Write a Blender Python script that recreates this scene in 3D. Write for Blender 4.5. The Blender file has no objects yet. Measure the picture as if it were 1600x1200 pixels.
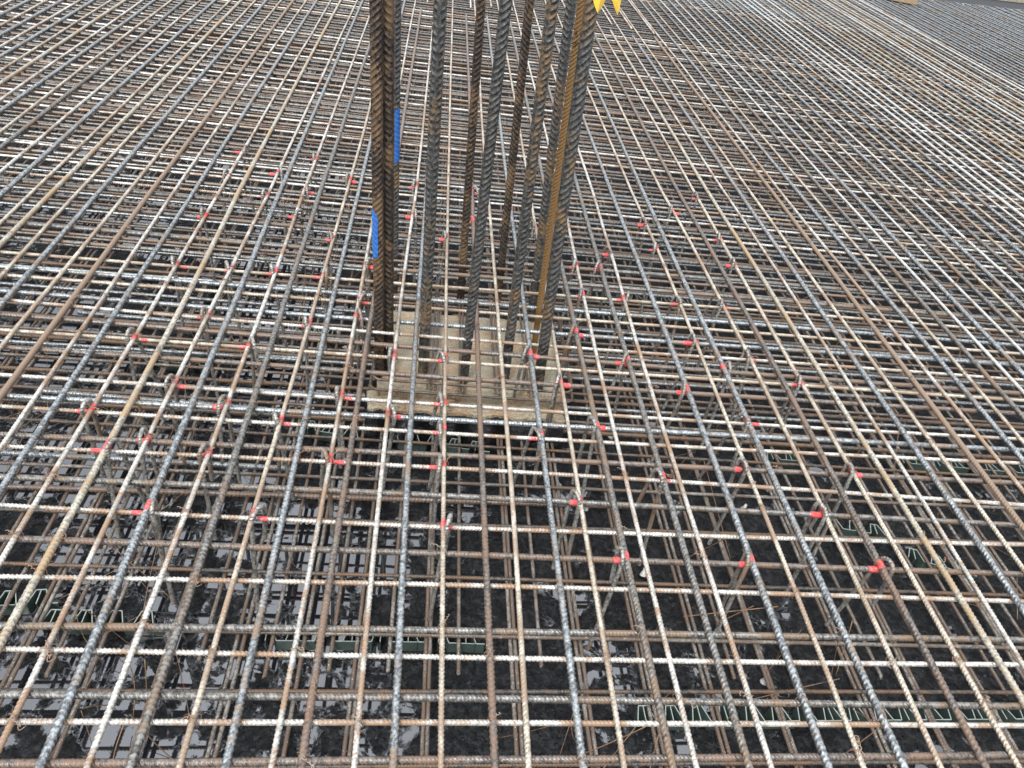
import bpy, math, random
import numpy as np
from mathutils import Vector, Matrix
random.seed(7); rng = np.random.default_rng(7)
C = bpy.context.scene.collection
SC = bpy.context.scene

# ------------------------------------------------------------------ camera, sky, sun, exposure
CAM_H = 1.65; F = 1155.0
PITCH, ROLL, YAW, SKEW = 0.6700266, 0.1729688, 0.1647918, 0.0080838
cy, sy = math.cos(YAW), math.sin(YAW)
FWD = np.array([sy*math.cos(PITCH), cy*math.cos(PITCH), -math.sin(PITCH)])
_r = np.array([cy, -sy, 0.0]); _u = np.cross(_r, FWD)
RGT = math.cos(ROLL)*_r + math.sin(ROLL)*_u
UPV = -math.sin(ROLL)*_r + math.cos(ROLL)*_u
cam = bpy.data.cameras.new('camera'); co = bpy.data.objects.new('camera', cam); C.objects.link(co)
cam.sensor_width = 36; cam.lens = 36*F/1600; cam.clip_start = 0.05; cam.clip_end = 400
M = Matrix.Identity(4)
for i in range(3):
    M[i][0] = RGT[i]; M[i][1] = UPV[i]; M[i][2] = -FWD[i]
M[2][3] = CAM_H
co.matrix_world = M
SC.camera = co

SUN_EL, SUN_AZ = math.radians(52), math.radians(-150)
w = bpy.data.worlds.new('World'); SC.world = w; w.use_nodes = True
nt = w.node_tree; nt.nodes.clear()
sky = nt.nodes.new('ShaderNodeTexSky'); sky.sky_type = 'NISHITA'; sky.sun_disc = False
sky.sun_elevation = SUN_EL; sky.sun_rotation = SUN_AZ; sky.dust_density = 4.0; sky.air_density = 1.0
hs = nt.nodes.new('ShaderNodeHueSaturation'); hs.inputs['Saturation'].default_value = 0.22
mx = nt.nodes.new('ShaderNodeMix'); mx.data_type = 'RGBA'; mx.inputs[0].default_value = 0.65
mx.inputs[7].default_value = (7.6, 8.0, 8.7, 1)      # overcast cloud sheet
bg = nt.nodes.new('ShaderNodeBackground'); bg.inputs['Strength'].default_value = 0.12
out = nt.nodes.new('ShaderNodeOutputWorld')
nt.links.new(sky.outputs[0], hs.inputs['Color']); nt.links.new(hs.outputs[0], mx.inputs[6])
# overcast sky: about three times brighter overhead than at the horizon
wtc = nt.nodes.new('ShaderNodeTexCoord'); wsep = nt.nodes.new('ShaderNodeSeparateXYZ'); nt.links.new(wtc.outputs['Generated'], wsep.inputs[0])
wmr = nt.nodes.new('ShaderNodeMapRange'); wmr.inputs[1].default_value = 0; wmr.inputs[2].default_value = 1; wmr.inputs[3].default_value = .5; wmr.inputs[4].default_value = 1.5
wcl = nt.nodes.new('ShaderNodeTexNoise'); wcl.inputs['Scale'].default_value = 2.2; wcl.inputs['Detail'].default_value = 4; nt.links.new(wtc.outputs['Generated'], wcl.inputs['Vector'])
wc2 = nt.nodes.new('ShaderNodeMapRange'); wc2.inputs[1].default_value = .3; wc2.inputs[2].default_value = .7; wc2.inputs[3].default_value = .78; wc2.inputs[4].default_value = 1.2; nt.links.new(wcl.outputs[0], wc2.inputs[0])
wm1 = nt.nodes.new('ShaderNodeMath'); wm1.operation = 'MULTIPLY'; nt.links.new(wsep.outputs[2], wmr.inputs[0]); nt.links.new(wmr.outputs[0], wm1.inputs[0]); nt.links.new(wc2.outputs[0], wm1.inputs[1])
wvm = nt.nodes.new('ShaderNodeVectorMath'); wvm.operation = 'SCALE'; nt.links.new(mx.outputs[2], wvm.inputs[0]); nt.links.new(wm1.outputs[0], wvm.inputs['Scale'])
nt.links.new(wvm.outputs[0], bg.inputs[0]); nt.links.new(bg.outputs[0], out.inputs[0])
sl = bpy.data.lights.new('sun', 'SUN'); sl.energy = 1.3; sl.angle = math.radians(12); sl.color = (1, .96, .9)
so = bpy.data.objects.new('sun', sl); C.objects.link(so)
sd = Vector((math.sin(SUN_AZ)*math.cos(SUN_EL), math.cos(SUN_AZ)*math.cos(SUN_EL), math.sin(SUN_EL)))
so.rotation_euler = (-sd).to_track_quat('-Z', 'Y').to_euler()
SC.view_settings.view_transform = 'Standard'; SC.view_settings.look = 'None'
SC.view_settings.exposure = 1.08; SC.view_settings.gamma = 1.0

# ------------------------------------------------------------------ photo measuring helpers
def up(x, y, z=0.0):
    d = (x-800)*RGT - (y-600)*UPV + F*FWD
    t = (z-CAM_H)/d[2]
    return float(d[0]*t), float(d[1]*t)
def up_y(x, y, Y):
    d = (x-800)*RGT - (y-600)*UPV + F*FWD
    t = Y/d[1]
    return float(d[0]*t), float(CAM_H+d[2]*t)
def pj(X, Y, Z):
    v = np.array([X, Y, Z-CAM_H]); c = v@FWD
    return 800+F*(v@RGT)/c, 600-F*(v@UPV)/c

# ------------------------------------------------------------------ materials
def node(nt, typ, **kw):
    n = nt.nodes.new(typ)
    for k, v in kw.items():
        if k in n.inputs: n.inputs[k].default_value = v
        else: setattr(n, k, v)
    return n
def steel(name, base, dark, rust, rust_amt=0.45, rough=0.42, metal=0.35, spot=(0.6,0.55,0.48), spot_amt=0.0, axis='x'):
    m = bpy.data.materials.new(name); m.use_nodes = True; t = m.node_tree; t.nodes.clear(); L = t.links.new
    tc = node(t, 'ShaderNodeTexCoord'); oi = node(t, 'ShaderNodeObjectInfo')
    rnd = node(t, 'ShaderNodeMath', operation='MULTIPLY'); rnd.inputs[1].default_value = 37.0; L(oi.outputs['Random'], rnd.inputs[0])
    # long soft streaks
    mp = node(t, 'ShaderNodeMapping'); mp.inputs['Scale'].default_value = (7, 7, 7); L(tc.outputs['Object'], mp.inputs[0])
    n1 = node(t, 'ShaderNodeTexNoise', noise_dimensions='4D', Scale=1.0, Detail=5.0, Roughness=0.65); L(mp.outputs[0], n1.inputs['Vector']); L(rnd.outputs[0], n1.inputs['W'])
    n2 = node(t, 'ShaderNodeTexNoise', noise_dimensions='4D', Scale=95.0, Detail=4.0, Roughness=0.7); L(tc.outputs['Object'], n2.inputs['Vector']); L(rnd.outputs[0], n2.inputs['W'])
    n3 = node(t, 'ShaderNodeTexNoise', noise_dimensions='4D', Scale=420.0, Detail=2.0, Roughness=0.6); L(tc.outputs['Object'], n3.inputs['Vector']); L(rnd.outputs[0], n3.inputs['W'])
    r0 = node(t, 'ShaderNodeMapRange'); r0.inputs[1].default_value = .42; r0.inputs[2].default_value = .58; L(n2.outputs[0], r0.inputs[0])
    m0 = node(t, 'ShaderNodeMix', data_type='RGBA'); m0.inputs[6].default_value = (*dark, 1); m0.inputs[7].default_value = (*base, 1); L(r0.outputs[0], m0.inputs[0])
    # rust mask: streaks + medium noise + fine
    a1 = node(t, 'ShaderNodeMath', operation='MULTIPLY_ADD'); a1.inputs[1].default_value = 0.55; L(n2.outputs[0], a1.inputs[0]); L(n1.outputs[0], a1.inputs[2])
    a2 = node(t, 'ShaderNodeMath', operation='MULTIPLY_ADD'); a2.inputs[1].default_value = 0.25; L(n3.outputs[0], a2.inputs[0]); L(a1.outputs[0], a2.inputs[2])
    a3 = node(t, 'ShaderNodeMath', operation='MULTIPLY_ADD'); a3.inputs[1].default_value = 0.05; L(oi.outputs['Random'], a3.inputs[0]); L(a2.outputs[0], a3.inputs[2])
    r1 = node(t, 'ShaderNodeMapRange'); c = 1.17-rust_amt*0.6
    r1.inputs[1].default_value = c-.03; r1.inputs[2].default_value = c+.04; L(a3.outputs[0], r1.inputs[0])
    m1 = node(t, 'ShaderNodeMix', data_type='RGBA'); m1.inputs[7].default_value = (*rust, 1); L(m0.outputs[2], m1.inputs[6]); L(r1.outputs[0], m1.inputs[0])
    col = m1.outputs[2]
    if spot_amt > 0:
        n4 = node(t, 'ShaderNodeTexNoise', noise_dimensions='4D', Scale=170.0, Detail=3.0); L(tc.outputs['Object'], n4.inputs['Vector']); L(rnd.outputs[0], n4.inputs['W'])
        r4 = node(t, 'ShaderNodeMapRange'); r4.inputs[1].default_value = .70-spot_amt*.3; r4.inputs[2].default_value = .76-spot_amt*.3; L(n4.outputs[0], r4.inputs[0])
        m4 = node(t, 'ShaderNodeMix', data_type='RGBA'); m4.inputs[7].default_value = (*spot, 1); L(col, m4.inputs[6]); L(r4.outputs[0], m4.inputs[0]); col = m4.outputs[2]
    b = node(t, 'ShaderNodeBsdfPrincipled'); L(col, b.inputs['Base Color'])
    mm = node(t, 'ShaderNodeMath', operation='MULTIPLY_ADD'); mm.inputs[1].default_value = -metal*.9; mm.inputs[2].default_value = metal; L(r1.outputs[0], mm.inputs[0]); L(mm.outputs[0], b.inputs['Metallic'])
    rr = node(t, 'ShaderNodeMapRange'); rr.inputs[3].default_value = rough-.12; rr.inputs[4].default_value = rough+.22; L(n2.outputs[0], rr.inputs[0]); L(rr.outputs[0], b.inputs['Roughness'])
    bp = node(t, 'ShaderNodeBump'); bp.inputs['Strength'].default_value = .5; bp.inputs['Distance'].default_value = .0006; L(n3.outputs[0], bp.inputs['Height']); L(bp.outputs[0], b.inputs['Normal'])
    o = node(t, 'ShaderNodeOutputMaterial'); L(b.outputs[0], o.inputs[0])
    return m
MAT = dict(
    pale=steel('pale_steel', (.66,.635,.58), (.31,.295,.265), (.25,.165,.105), .36, .36, .45, (.15,.105,.075), .16),
    tan=steel('tan_steel', (.60,.54,.44), (.29,.25,.195), (.25,.18,.125), .38, .38, .4, (.58,.53,.44), .16),
    blue=steel('blue_steel', (.37,.395,.40), (.12,.127,.13), (.19,.135,.09), .26, .27, .65, (.5,.48,.44), .10),
    grey=steel('grey_steel', (.25,.242,.225), (.085,.081,.074), (.16,.11,.07), .32, .30, .55, (.45,.4,.33), .05),
    brown=steel('brown_steel', (.21,.185,.165), (.085,.072,.063), (.15,.10,.07), .40, .33, .5, (.42,.37,.3), .08),
    rust=steel('rusty_steel', (.22,.17,.13), (.09,.07,.055), (.20,.14,.095), .7, .45, .2, (.45,.36,.26), .06),
    olive=steel('olive_steel', (.50,.47,.39), (.22,.20,.16), (.30,.21,.12), .36, .40, .3, (.5,.46,.36), .06),
    dark=steel('dark_lower_steel', (.13,.12,.105), (.05,.045,.04), (.14,.085,.05), .45, .38, .35, (.36,.31,.25), .1),
    low=steel('lower_mat_steel', (.33,.30,.26), (.11,.095,.08), (.13,.09,.065), .44, .40, .3, (.5,.46,.4), .2),
    colbrown=steel('column_brown_steel', (.075,.056,.043), (.028,.021,.017), (.12,.075,.04), .36, .40, .4, (.25,.18,.1), .03),
    coldark=steel('column_dark_steel', (.12,.12,.115), (.042,.042,.041), (.14,.09,.045), .26, .34, .5, (.28,.24,.18), .04),
    colorange=steel('column_orange_steel', (.12,.075,.035), (.04,.026,.015), (.20,.11,.035), .7, .5, .2, (.3,.2,.06), .05),
    slate=steel('slate_steel', (.17,.168,.16), (.055,.054,.05), (.12,.085,.06), .34, .32, .5, (.42,.39,.34), .12),
    bright=steel('bright_steel', (.60,.60,.57), (.34,.34,.32), (.30,.22,.15), .22, .34, .4, (.2,.16,.12), .06),
    link=steel('link_steel', (.36,.35,.32), (.11,.105,.095), (.17,.11,.07), .28, .36, .45, (.45,.41,.35), .08),
    wire=steel('tie_wire_steel', (.42,.38,.32), (.2,.17,.14), (.22,.13,.08), .5, .4, .4),
    rwire=steel('rusty_wire_steel', (.24,.18,.13), (.10,.075,.055), (.24,.14,.075), .5, .5, .2),
)
def plain(name, col, rough=.5, bump=0.0, scale=60, var=.25, spec=None, metal=0):
    m = bpy.data.materials.new(name); m.use_nodes = True; t = m.node_tree; L = t.links.new; b = t.nodes['Principled BSDF']
    tc = node(t, 'ShaderNodeTexCoord'); n = node(t, 'ShaderNodeTexNoise', Scale=scale, Detail=6.0, Roughness=.65); L(tc.outputs['Object'], n.inputs['Vector'])
    r = node(t, 'ShaderNodeMapRange'); r.inputs[1].default_value = .3; r.inputs[2].default_value = .7; L(n.outputs[0], r.inputs[0])
    mx = node(t, 'ShaderNodeMix', data_type='RGBA'); mx.inputs[6].default_value = tuple(c*(1-var) for c in col)+(1,); mx.inputs[7].default_value = tuple(min(1,c*(1+var)) for c in col)+(1,)
    L(r.outputs[0], mx.inputs[0]); L(mx.outputs[2], b.inputs['Base Color']); b.inputs['Roughness'].default_value = rough
    b.inputs['Metallic'].default_value = metal
    if bump:
        bp = node(t, 'ShaderNodeBump'); bp.inputs['Strength'].default_value = .8; bp.inputs['Distance'].default_value = bump; L(n.outputs[0], bp.inputs['Height']); L(bp.outputs[0], b.inputs['Normal'])
    return m
MAT['red'] = plain('red_paint', (.60,.055,.06), .6, .0012, 260, .4)
_t = MAT['red'].node_tree; _b = _t.nodes['Principled BSDF']; _src = _b.inputs['Base Color'].links[0].from_socket
_n = node(_t, 'ShaderNodeTexNoise', Scale=130.0, Detail=4.0, Roughness=.7); _tc = node(_t, 'ShaderNodeTexCoord'); _t.links.new(_tc.outputs['Object'], _n.inputs['Vector'])
_r = node(_t, 'ShaderNodeMapRange'); _r.inputs[1].default_value = .53; _r.inputs[2].default_value = .60; _t.links.new(_n.outputs[0], _r.inputs[0])
_m = node(_t, 'ShaderNodeMix', data_type='RGBA'); _m.inputs[7].default_value = (.33,.20,.17,1); _t.links.new(_src, _m.inputs[6]); _t.links.new(_r.outputs[0], _m.inputs[0]); _t.links.new(_m.outputs[2], _b.inputs['Base Color'])
MAT['bluep'] = plain('blue_paint', (.025,.13,.42), .4, .0006, 160, .2)
MAT['strip'] = plain('grey_green_plastic', (.055,.08,.07), .4, 0, 30, .2)
MAT['strip_top'] = plain('pale_plastic_rim', (.30,.34,.31), .35, 0, 40, .1)
MAT['strip_yellow'] = plain('yellowish_plastic', (.62,.62,.25), .35, 0, 40, .1)
MAT['yellow'] = plain('yellow_plastic', (.90,.60,.08), .4, 0, 20, .08)
MAT['timber'] = plain('formwork_timber', (.30,.27,.20), .7, .001, 18, .25)
MAT['block'] = plain('brown_timber', (.28,.20,.12), .7, .001, 30, .25)
MAT['upstand'] = plain('black_upstand', (.007,.008,.009), .45, .002, 12, .3)
MAT['upstand'].node_tree.nodes['Principled BSDF'].inputs['Specular IOR Level'].default_value = .1
MAT['cap'] = plain('white_plastic', (.6,.6,.57), .4, 0, 40, .1)

def concrete_mat():
    m = bpy.data.materials.new('sandy_mortar'); m.use_nodes = True; t = m.node_tree; L = t.links.new; b = t.nodes['Principled BSDF']
    tc = node(t, 'ShaderNodeTexCoord')
    n1 = node(t, 'ShaderNodeTexNoise', Scale=9.0, Detail=6.0, Roughness=.65); L(tc.outputs['Object'], n1.inputs['Vector'])
    n2 = node(t, 'ShaderNodeTexNoise', Scale=170.0, Detail=4.0, Roughness=.7); L(tc.outputs['Object'], n2.inputs['Vector'])
    v = node(t, 'ShaderNodeTexVoronoi', Scale=110.0); L(tc.outputs['Object'], v.inputs['Vector'])
    cr = node(t, 'ShaderNodeValToRGB'); e = cr.color_ramp.elements
    e[0].position = .32; e[0].color = (.20,.15,.09,1); e[1].position = .62; e[1].color = (.36,.32,.23,1)
    k = cr.color_ramp.elements.new(.42); k.color = (.38,.27,.17,1); k = cr.color_ramp.elements.new(.52); k.color = (.33,.29,.21,1)
    L(n1.outputs[0], cr.inputs[0])
    r = node(t, 'ShaderNodeMapRange'); r.inputs[1].default_value = .54; r.inputs[2].default_value = .66; L(n2.outputs[0], r.inputs[0])
    mx = node(t, 'ShaderNodeMix', data_type='RGBA'); mx.inputs[7].default_value = (.16,.12,.08,1); L(cr.outputs[0], mx.inputs[6]); L(r.outputs[0], mx.inputs[0])
    L(mx.outputs[2], b.inputs['Base Color']); b.inputs['Roughness'].default_value = .75
    ad = node(t, 'ShaderNodeMath', operation='ADD'); L(n2.outputs[0], ad.inputs[0]); L(v.outputs[0], ad.inputs[1])
    bp = node(t, 'ShaderNodeBump'); bp.inputs['Strength'].default_value = .9; bp.inputs['Distance'].default_value = .004; L(ad.outputs[0], bp.inputs['Height']); L(bp.outputs[0], b.inputs['Normal'])
    return m
MAT['mortar'] = concrete_mat()

def membrane_mat(name='wet_membrane', bias=0.0):
    m = bpy.data.materials.new(name); m.use_nodes = True; t = m.node_tree; t.nodes.clear(); L = t.links.new
    tc = node(t, 'ShaderNodeTexCoord'); P = tc.outputs['Object']
    sep = node(t, 'ShaderNodeSeparateXYZ'); L(P, sep.inputs[0])
    big = node(t, 'ShaderNodeTexNoise', Scale=2.1, Detail=2.0, Roughness=.5); L(P, big.inputs['Vector'])
    mid = node(t, 'ShaderNodeTexNoise', Scale=11.0, Detail=7.0, Roughness=.62, Distortion=.35); L(P, mid.inputs['Vector'])
    # pooled water: deeper on the left and near the camera
    gx = node(t, 'ShaderNodeMapRange'); gx.inputs[1].default_value = .9; gx.inputs[2].default_value = -.5; gx.inputs[3].default_value = -.12; gx.inputs[4].default_value = .03; L(sep.outputs[0], gx.inputs[0])
    a = node(t, 'ShaderNodeMath', operation='MULTIPLY_ADD'); a.inputs[1].default_value = .75; L(big.outputs[0], a.inputs[0]); L(gx.outputs[0], a.inputs[2])
    b2 = node(t, 'ShaderNodeMath', operation='MULTIPLY_ADD'); b2.inputs[1].default_value = .95; L(mid.outputs[0], b2.inputs[0]); L(a.outputs[0], b2.inputs[2])
    wm = node(t, 'ShaderNodeMapRange'); wm.inputs[1].default_value = .868-bias; wm.inputs[2].default_value = .874-bias; L(b2.outputs[0], wm.inputs[0])
    # beaded drops / wet film on the sheet
    dr = node(t, 'ShaderNodeTexVoronoi', Scale=62.0, Randomness=1.0); 
    dn = node(t, 'ShaderNodeTexNoise', Scale=30.0, Detail=3.0); L(P, dn.inputs['Vector'])
    va = node(t, 'ShaderNodeVectorMath', operation='MULTIPLY_ADD'); va.inputs[1].default_value = (.05,.05,.05); L(dn.outputs[1], va.inputs[0]); L(P, va.inputs[2]); L(va.outputs[0], dr.inputs['Vector'])
    dm = node(t, 'ShaderNodeMapRange'); dm.interpolation_type = 'SMOOTHSTEP'; dm.inputs[1].default_value = .40; dm.inputs[2].default_value = .24; L(dr.outputs[0], dm.inputs[0])
    dmask = node(t, 'ShaderNodeMapRange'); dmask.inputs[1].default_value = .36; dmask.inputs[2].default_value = .5
    n5 = node(t, 'ShaderNodeTexNoise', Scale=14.0, Detail=3.0); L(P, n5.inputs['Vector']); L(n5.outputs[0], dmask.inputs[0])
    dd = node(t, 'ShaderNodeMath', operation='MULTIPLY'); L(dm.outputs[0], dd.inputs[0]); L(dmask.outputs[0], dd.inputs[1])
    fine = node(t, 'ShaderNodeTexNoise', Scale=190.0, Detail=4.0, Roughness=.75); L(P, fine.inputs['Vector'])
    hh = node(t, 'ShaderNodeMath', operation='MULTIPLY_ADD'); hh.inputs[1].default_value = .75; L(fine.outputs[0], hh.inputs[0]); L(dd.outputs[0], hh.inputs[2])
    bp = node(t, 'ShaderNodeBump'); bp.inputs['Strength'].default_value = 1.0; bp.inputs['Distance'].default_value = .0055; L(hh.outputs[0], bp.inputs['Height'])
    sheet = node(t, 'ShaderNodeBsdfPrincipled'); sheet.inputs['Base Color'].default_value = (.010,.0105,.012,1); sheet.inputs['IOR'].default_value = 1.5
    rr = node(t, 'ShaderNodeMapRange'); rr.inputs[3].default_value = .13; rr.inputs[4].default_value = .02; L(dd.outputs[0], rr.inputs[0]); L(rr.outputs[0], sheet.inputs['Roughness'])
    sheet.inputs['Specular IOR Level'].default_value = .6
    cr1 = node(t, 'ShaderNodeTexNoise', Scale=34.0, Detail=6.0, Roughness=.7, Distortion=.4); L(P, cr1.inputs['Vector'])
    cr2 = node(t, 'ShaderNodeMapRange'); cr2.inputs[1].default_value = .44; cr2.inputs[2].default_value = .60; cr2.inputs[3].default_value = .16; cr2.inputs[4].default_value = .6; L(cr1.outputs[0], cr2.inputs[0]); L(cr2.outputs[0], sheet.inputs['Specular IOR Level'])
    cr3 = node(t, 'ShaderNodeMapRange'); cr3.inputs[1].default_value = .35; cr3.inputs[2].default_value = .65; cr3.inputs[3].default_value = .4; cr3.inputs[4].default_value = .0; L(cr1.outputs[0], cr3.inputs[0])
    rm = node(t, 'ShaderNodeMath', operation='ADD'); L(rr.outputs[0], rm.inputs[0]); L(cr3.outputs[0], rm.inputs[1]); L(rm.outputs[0], sheet.inputs['Roughness'])
    h2 = node(t, 'ShaderNodeMath', operation='MULTIPLY_ADD'); h2.inputs[1].default_value = 1.6; L(cr1.outputs[0], h2.inputs[0]); L(hh.outputs[0], h2.inputs[2]); L(h2.outputs[0], bp.inputs['Height'])
    L(bp.outputs[0], sheet.inputs['Normal'])
    ripple = node(t, 'ShaderNodeTexNoise', Scale=9.0, Detail=1.0); L(P, ripple.inputs['Vector'])
    edge = node(t, 'ShaderNodeMapRange'); edge.interpolation_type = 'SMOOTHSTEP'; edge.inputs[1].default_value = .866-bias; edge.inputs[2].default_value = .90-bias; L(b2.outputs[0], edge.inputs[0])
    eh = node(t, 'ShaderNodeMath', operation='MULTIPLY_ADD'); eh.inputs[1].default_value = .12; L(ripple.outputs[0], eh.inputs[0]); L(edge.outputs[0], eh.inputs[2])
    bp2 = node(t, 'ShaderNodeBump'); bp2.inputs['Strength'].default_value = 1.0; bp2.inputs['Distance'].default_value = .0022; L(eh.outputs[0], bp2.inputs['Height'])
    wat = node(t, 'ShaderNodeBsdfPrincipled'); wat.inputs['Base Color'].default_value = (.012,.013,.016,1); wat.inputs['Roughness'].default_value = .015; wat.inputs['IOR'].default_value = 1.72
    wat.inputs['Specular IOR Level'].default_value = 1.0
    L(bp2.outputs[0], wat.inputs['Normal'])
    ms = node(t, 'ShaderNodeMixShader'); L(wm.outputs[0], ms.inputs[0]); L(sheet.outputs[0], ms.inputs[1]); L(wat.outputs[0], ms.inputs[2])
    o = node(t, 'ShaderNodeOutputMaterial'); L(ms.outputs[0], o.inputs[0])
    return m
MAT['membrane'] = membrane_mat()

# ------------------------------------------------------------------ mesh helpers
def mesh_from(name, V, Fq, mat, smooth=True, midx=None, mats=None):
    me = bpy.data.meshes.new(name)
    V = np.asarray(V, dtype=np.float32); Fq = np.asarray(Fq, dtype=np.int32)
    k = Fq.shape[1]
    me.vertices.add(len(V)); me.vertices.foreach_set('co', V.ravel())
    me.loops.add(Fq.size); me.loops.foreach_set('vertex_index', Fq.ravel())
    me.polygons.add(len(Fq)); me.polygons.foreach_set('loop_start', np.arange(0, Fq.size, k, dtype=np.int32))
    me.polygons.foreach_set('loop_total', np.full(len(Fq), k, dtype=np.int32))
    me.polygons.foreach_set('use_smooth', np.full(len(Fq), smooth))
    for mm in (mats or [mat]): me.materials.append(mm)
    if midx is not None: me.polygons.foreach_set('material_index', np.asarray(midx, dtype=np.int32))
    me.update(calc_edges=True)
    return me
def link(name, me, parent=None):
    o = bpy.data.objects.new(name, me); C.objects.link(o)
    if parent: o.parent = parent
    return o
def tag(o, label=None, cat=None, group=None, kind=None):
    if label: o['label'] = label
    if cat: o['category'] = cat
    if group: o['group'] = group
    if kind: o['kind'] = kind
    return o
def tube_arrays(P, rad, n=8, T=None, roll=0.0, off=None):
    """P (m,3) centres, rad (m,) or (m,n), off (n,) shift along the axis"""
    P = np.asarray(P, float); m = len(P)
    if T is None:
        T = np.gradient(P, axis=0)
    T = T/np.linalg.norm(T, axis=1)[:, None]
    # parallel transport
    N = np.zeros_like(P); ref = np.array([0, 0, 1.0]) if abs(T[0][2]) < .9 else np.array([1.0, 0, 0])
    v = ref-T[0]*(ref@T[0]); v /= np.linalg.norm(v)
    bend = np.abs(np.diff(T, axis=0)).max() if m > 1 else 0
    if bend < 0.05:
        N = ref[None]-T*(T@ref)[:, None]; N /= np.linalg.norm(N, axis=1)[:, None]
    else:
        for i in range(m):
            v = v-T[i]*(v@T[i]); v /= np.linalg.norm(v); N[i] = v
    B = np.cross(T, N)
    th = np.arange(n)*2*np.pi/n
    rad = np.asarray(rad, float)
    if rad.ndim == 0: rad = np.full((m, n), float(rad))
    elif rad.ndim == 1: rad = np.repeat(rad[:, None], n, 1)
    ang = th+roll
    D = N[:, None, :]*np.cos(ang)[None, :, None]+B[:, None, :]*np.sin(ang)[None, :, None]
    V = P[:, None, :]+D*rad[:, :, None]
    if off is not None: V = V+T[:, None, :]*off[None, :, None]
    V = V.reshape(-1, 3)
    i = np.arange(m-1)[:, None]*n; j = np.arange(n)[None, :]; j2 = (j+1) % n
    Fq = np.stack([i+j, i+j2, i+n+j2, i+n+j], -1).reshape(-1, 4)
    # caps
    c0 = len(V); V = np.vstack([V, P[0], P[-1]])
    caps = []
    jj = np.arange(0, n, 2)
    for a in jj:
        caps.append([c0, (a+2) % n, (a+1) % n, a]); b = (m-1)*n; caps.append([c0+1, b+a, b+(a+1) % n, b+(a+2) % n])
    return V, np.vstack([Fq, np.array(caps)])
def rib_profile(s0, s1, pitch, prof=(0, .5, .62, .86)):
    k = np.arange(int((s1-s0)/pitch)+1)
    s = (s0+k[:, None]*pitch+np.array(prof)[None]*pitch).ravel()
    h = np.tile([0, 0, 1, 1.0], len(k))
    ok = s < s1
    return s[ok], h[ok]
def bar_mesh(name, path, s0, s1, d, mat, rib=None, n=8, roll=None, plain_step=.12, pitchk=.66, mats=None, midx=None, amp=.045, slant=.30, prof=(0, .5, .62, .86)):
    """path: function s -> (m,3) ; rib=(a,b) part of the length that gets real ribs"""
    if roll is None: roll = random.uniform(0, math.pi)
    ss, hh = [], []
    if rib and rib[1] > rib[0]:
        a, b = max(rib[0], s0), min(rib[1], s1)
        if a > s0: x = np.arange(s0, a-.01, plain_step); ss.append(x); hh.append(np.full(len(x), .35))
        x, h = rib_profile(a, b, d*pitchk, prof); ss.append(x); hh.append(h)
        if b < s1: x = np.append(np.arange(b+.01, s1-.02, plain_step), s1); ss.append(x); hh.append(np.full(len(x), .35))
    else:
        x = np.append(np.arange(s0, s1-.02, plain_step), s1); ss.append(x); hh.append(np.full(len(x), .35))
    s = np.concatenate(ss); h = np.concatenate(hh)
    P = path(s)
    th = np.arange(n)*2*np.pi/n
    r0 = d*.475
    fin = (np.abs(np.sin(th)) < .25)
    R = r0+np.outer(h, np.where(fin, 1.0, 1.0))*d*amp*1.6
    R[:, fin] = r0+d*amp*1.25
    off = np.cos(th)*d*slant
    V, Fq = tube_arrays(P, R, n, roll=roll, off=off)
    return mesh_from(name, V, Fq, mat, mats=mats, midx=midx)
def box_arrays(x0, x1, y0, y1, z0, z1):
    V = [(x0,y0,z0),(x1,y0,z0),(x1,y1,z0),(x0,y1,z0),(x0,y0,z1),(x1,y0,z1),(x1,y1,z1),(x0,y1,z1)]
    Fq = [(0,3,2,1),(4,5,6,7),(0,1,5,4),(1,2,6,5),(2,3,7,6),(3,0,4,7)]
    return np.array(V, float), np.array(Fq)
def join_arrays(parts):
    Vs, Fs, n = [], [], 0
    for V, Fq in parts: Vs.append(V); Fs.append(np.asarray(Fq)+n); n += len(V)
    return np.vstack(Vs), np.vstack(Fs)

# ------------------------------------------------------------------ setting: wet membrane, far upstand
GZ = -.47
gs = 160
def grid_ground():
    xs = np.concatenate([np.linspace(-60, -6, 10), np.linspace(-5, 9, 150), np.linspace(10, 60, 10)])
    ys = np.concatenate([np.linspace(-30, -2, 8), np.linspace(-1, 14, 160), np.linspace(15, 120, 12)])
    X, Y = np.meshgrid(xs, ys)
    Z = GZ+.006*np.sin(X*2.3+1.3*np.sin(Y*1.7))*np.sin(Y*2.9+X)-.004*0
    wetflat = 1/(1+np.exp((X-.55)*4))      # pooled side lies flat
    Z = GZ+(Z-GZ)*(1-.9*wetflat)
    V = np.stack([X, Y, Z], -1).reshape(-1, 3); nx = len(xs)
    i, j = np.meshgrid(np.arange(len(ys)-1), np.arange(nx-1), indexing='ij')
    a = i*nx+j
    return V, np.stack([a, a+1, a+nx+1, a+nx], -1).reshape(-1, 4)
V, Fq = grid_ground()
tag(link('ground', mesh_from('ground', V, Fq, MAT['membrane'])), kind='structure',
    label='black waterproof sheet with pooled rainwater under the steel')

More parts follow.
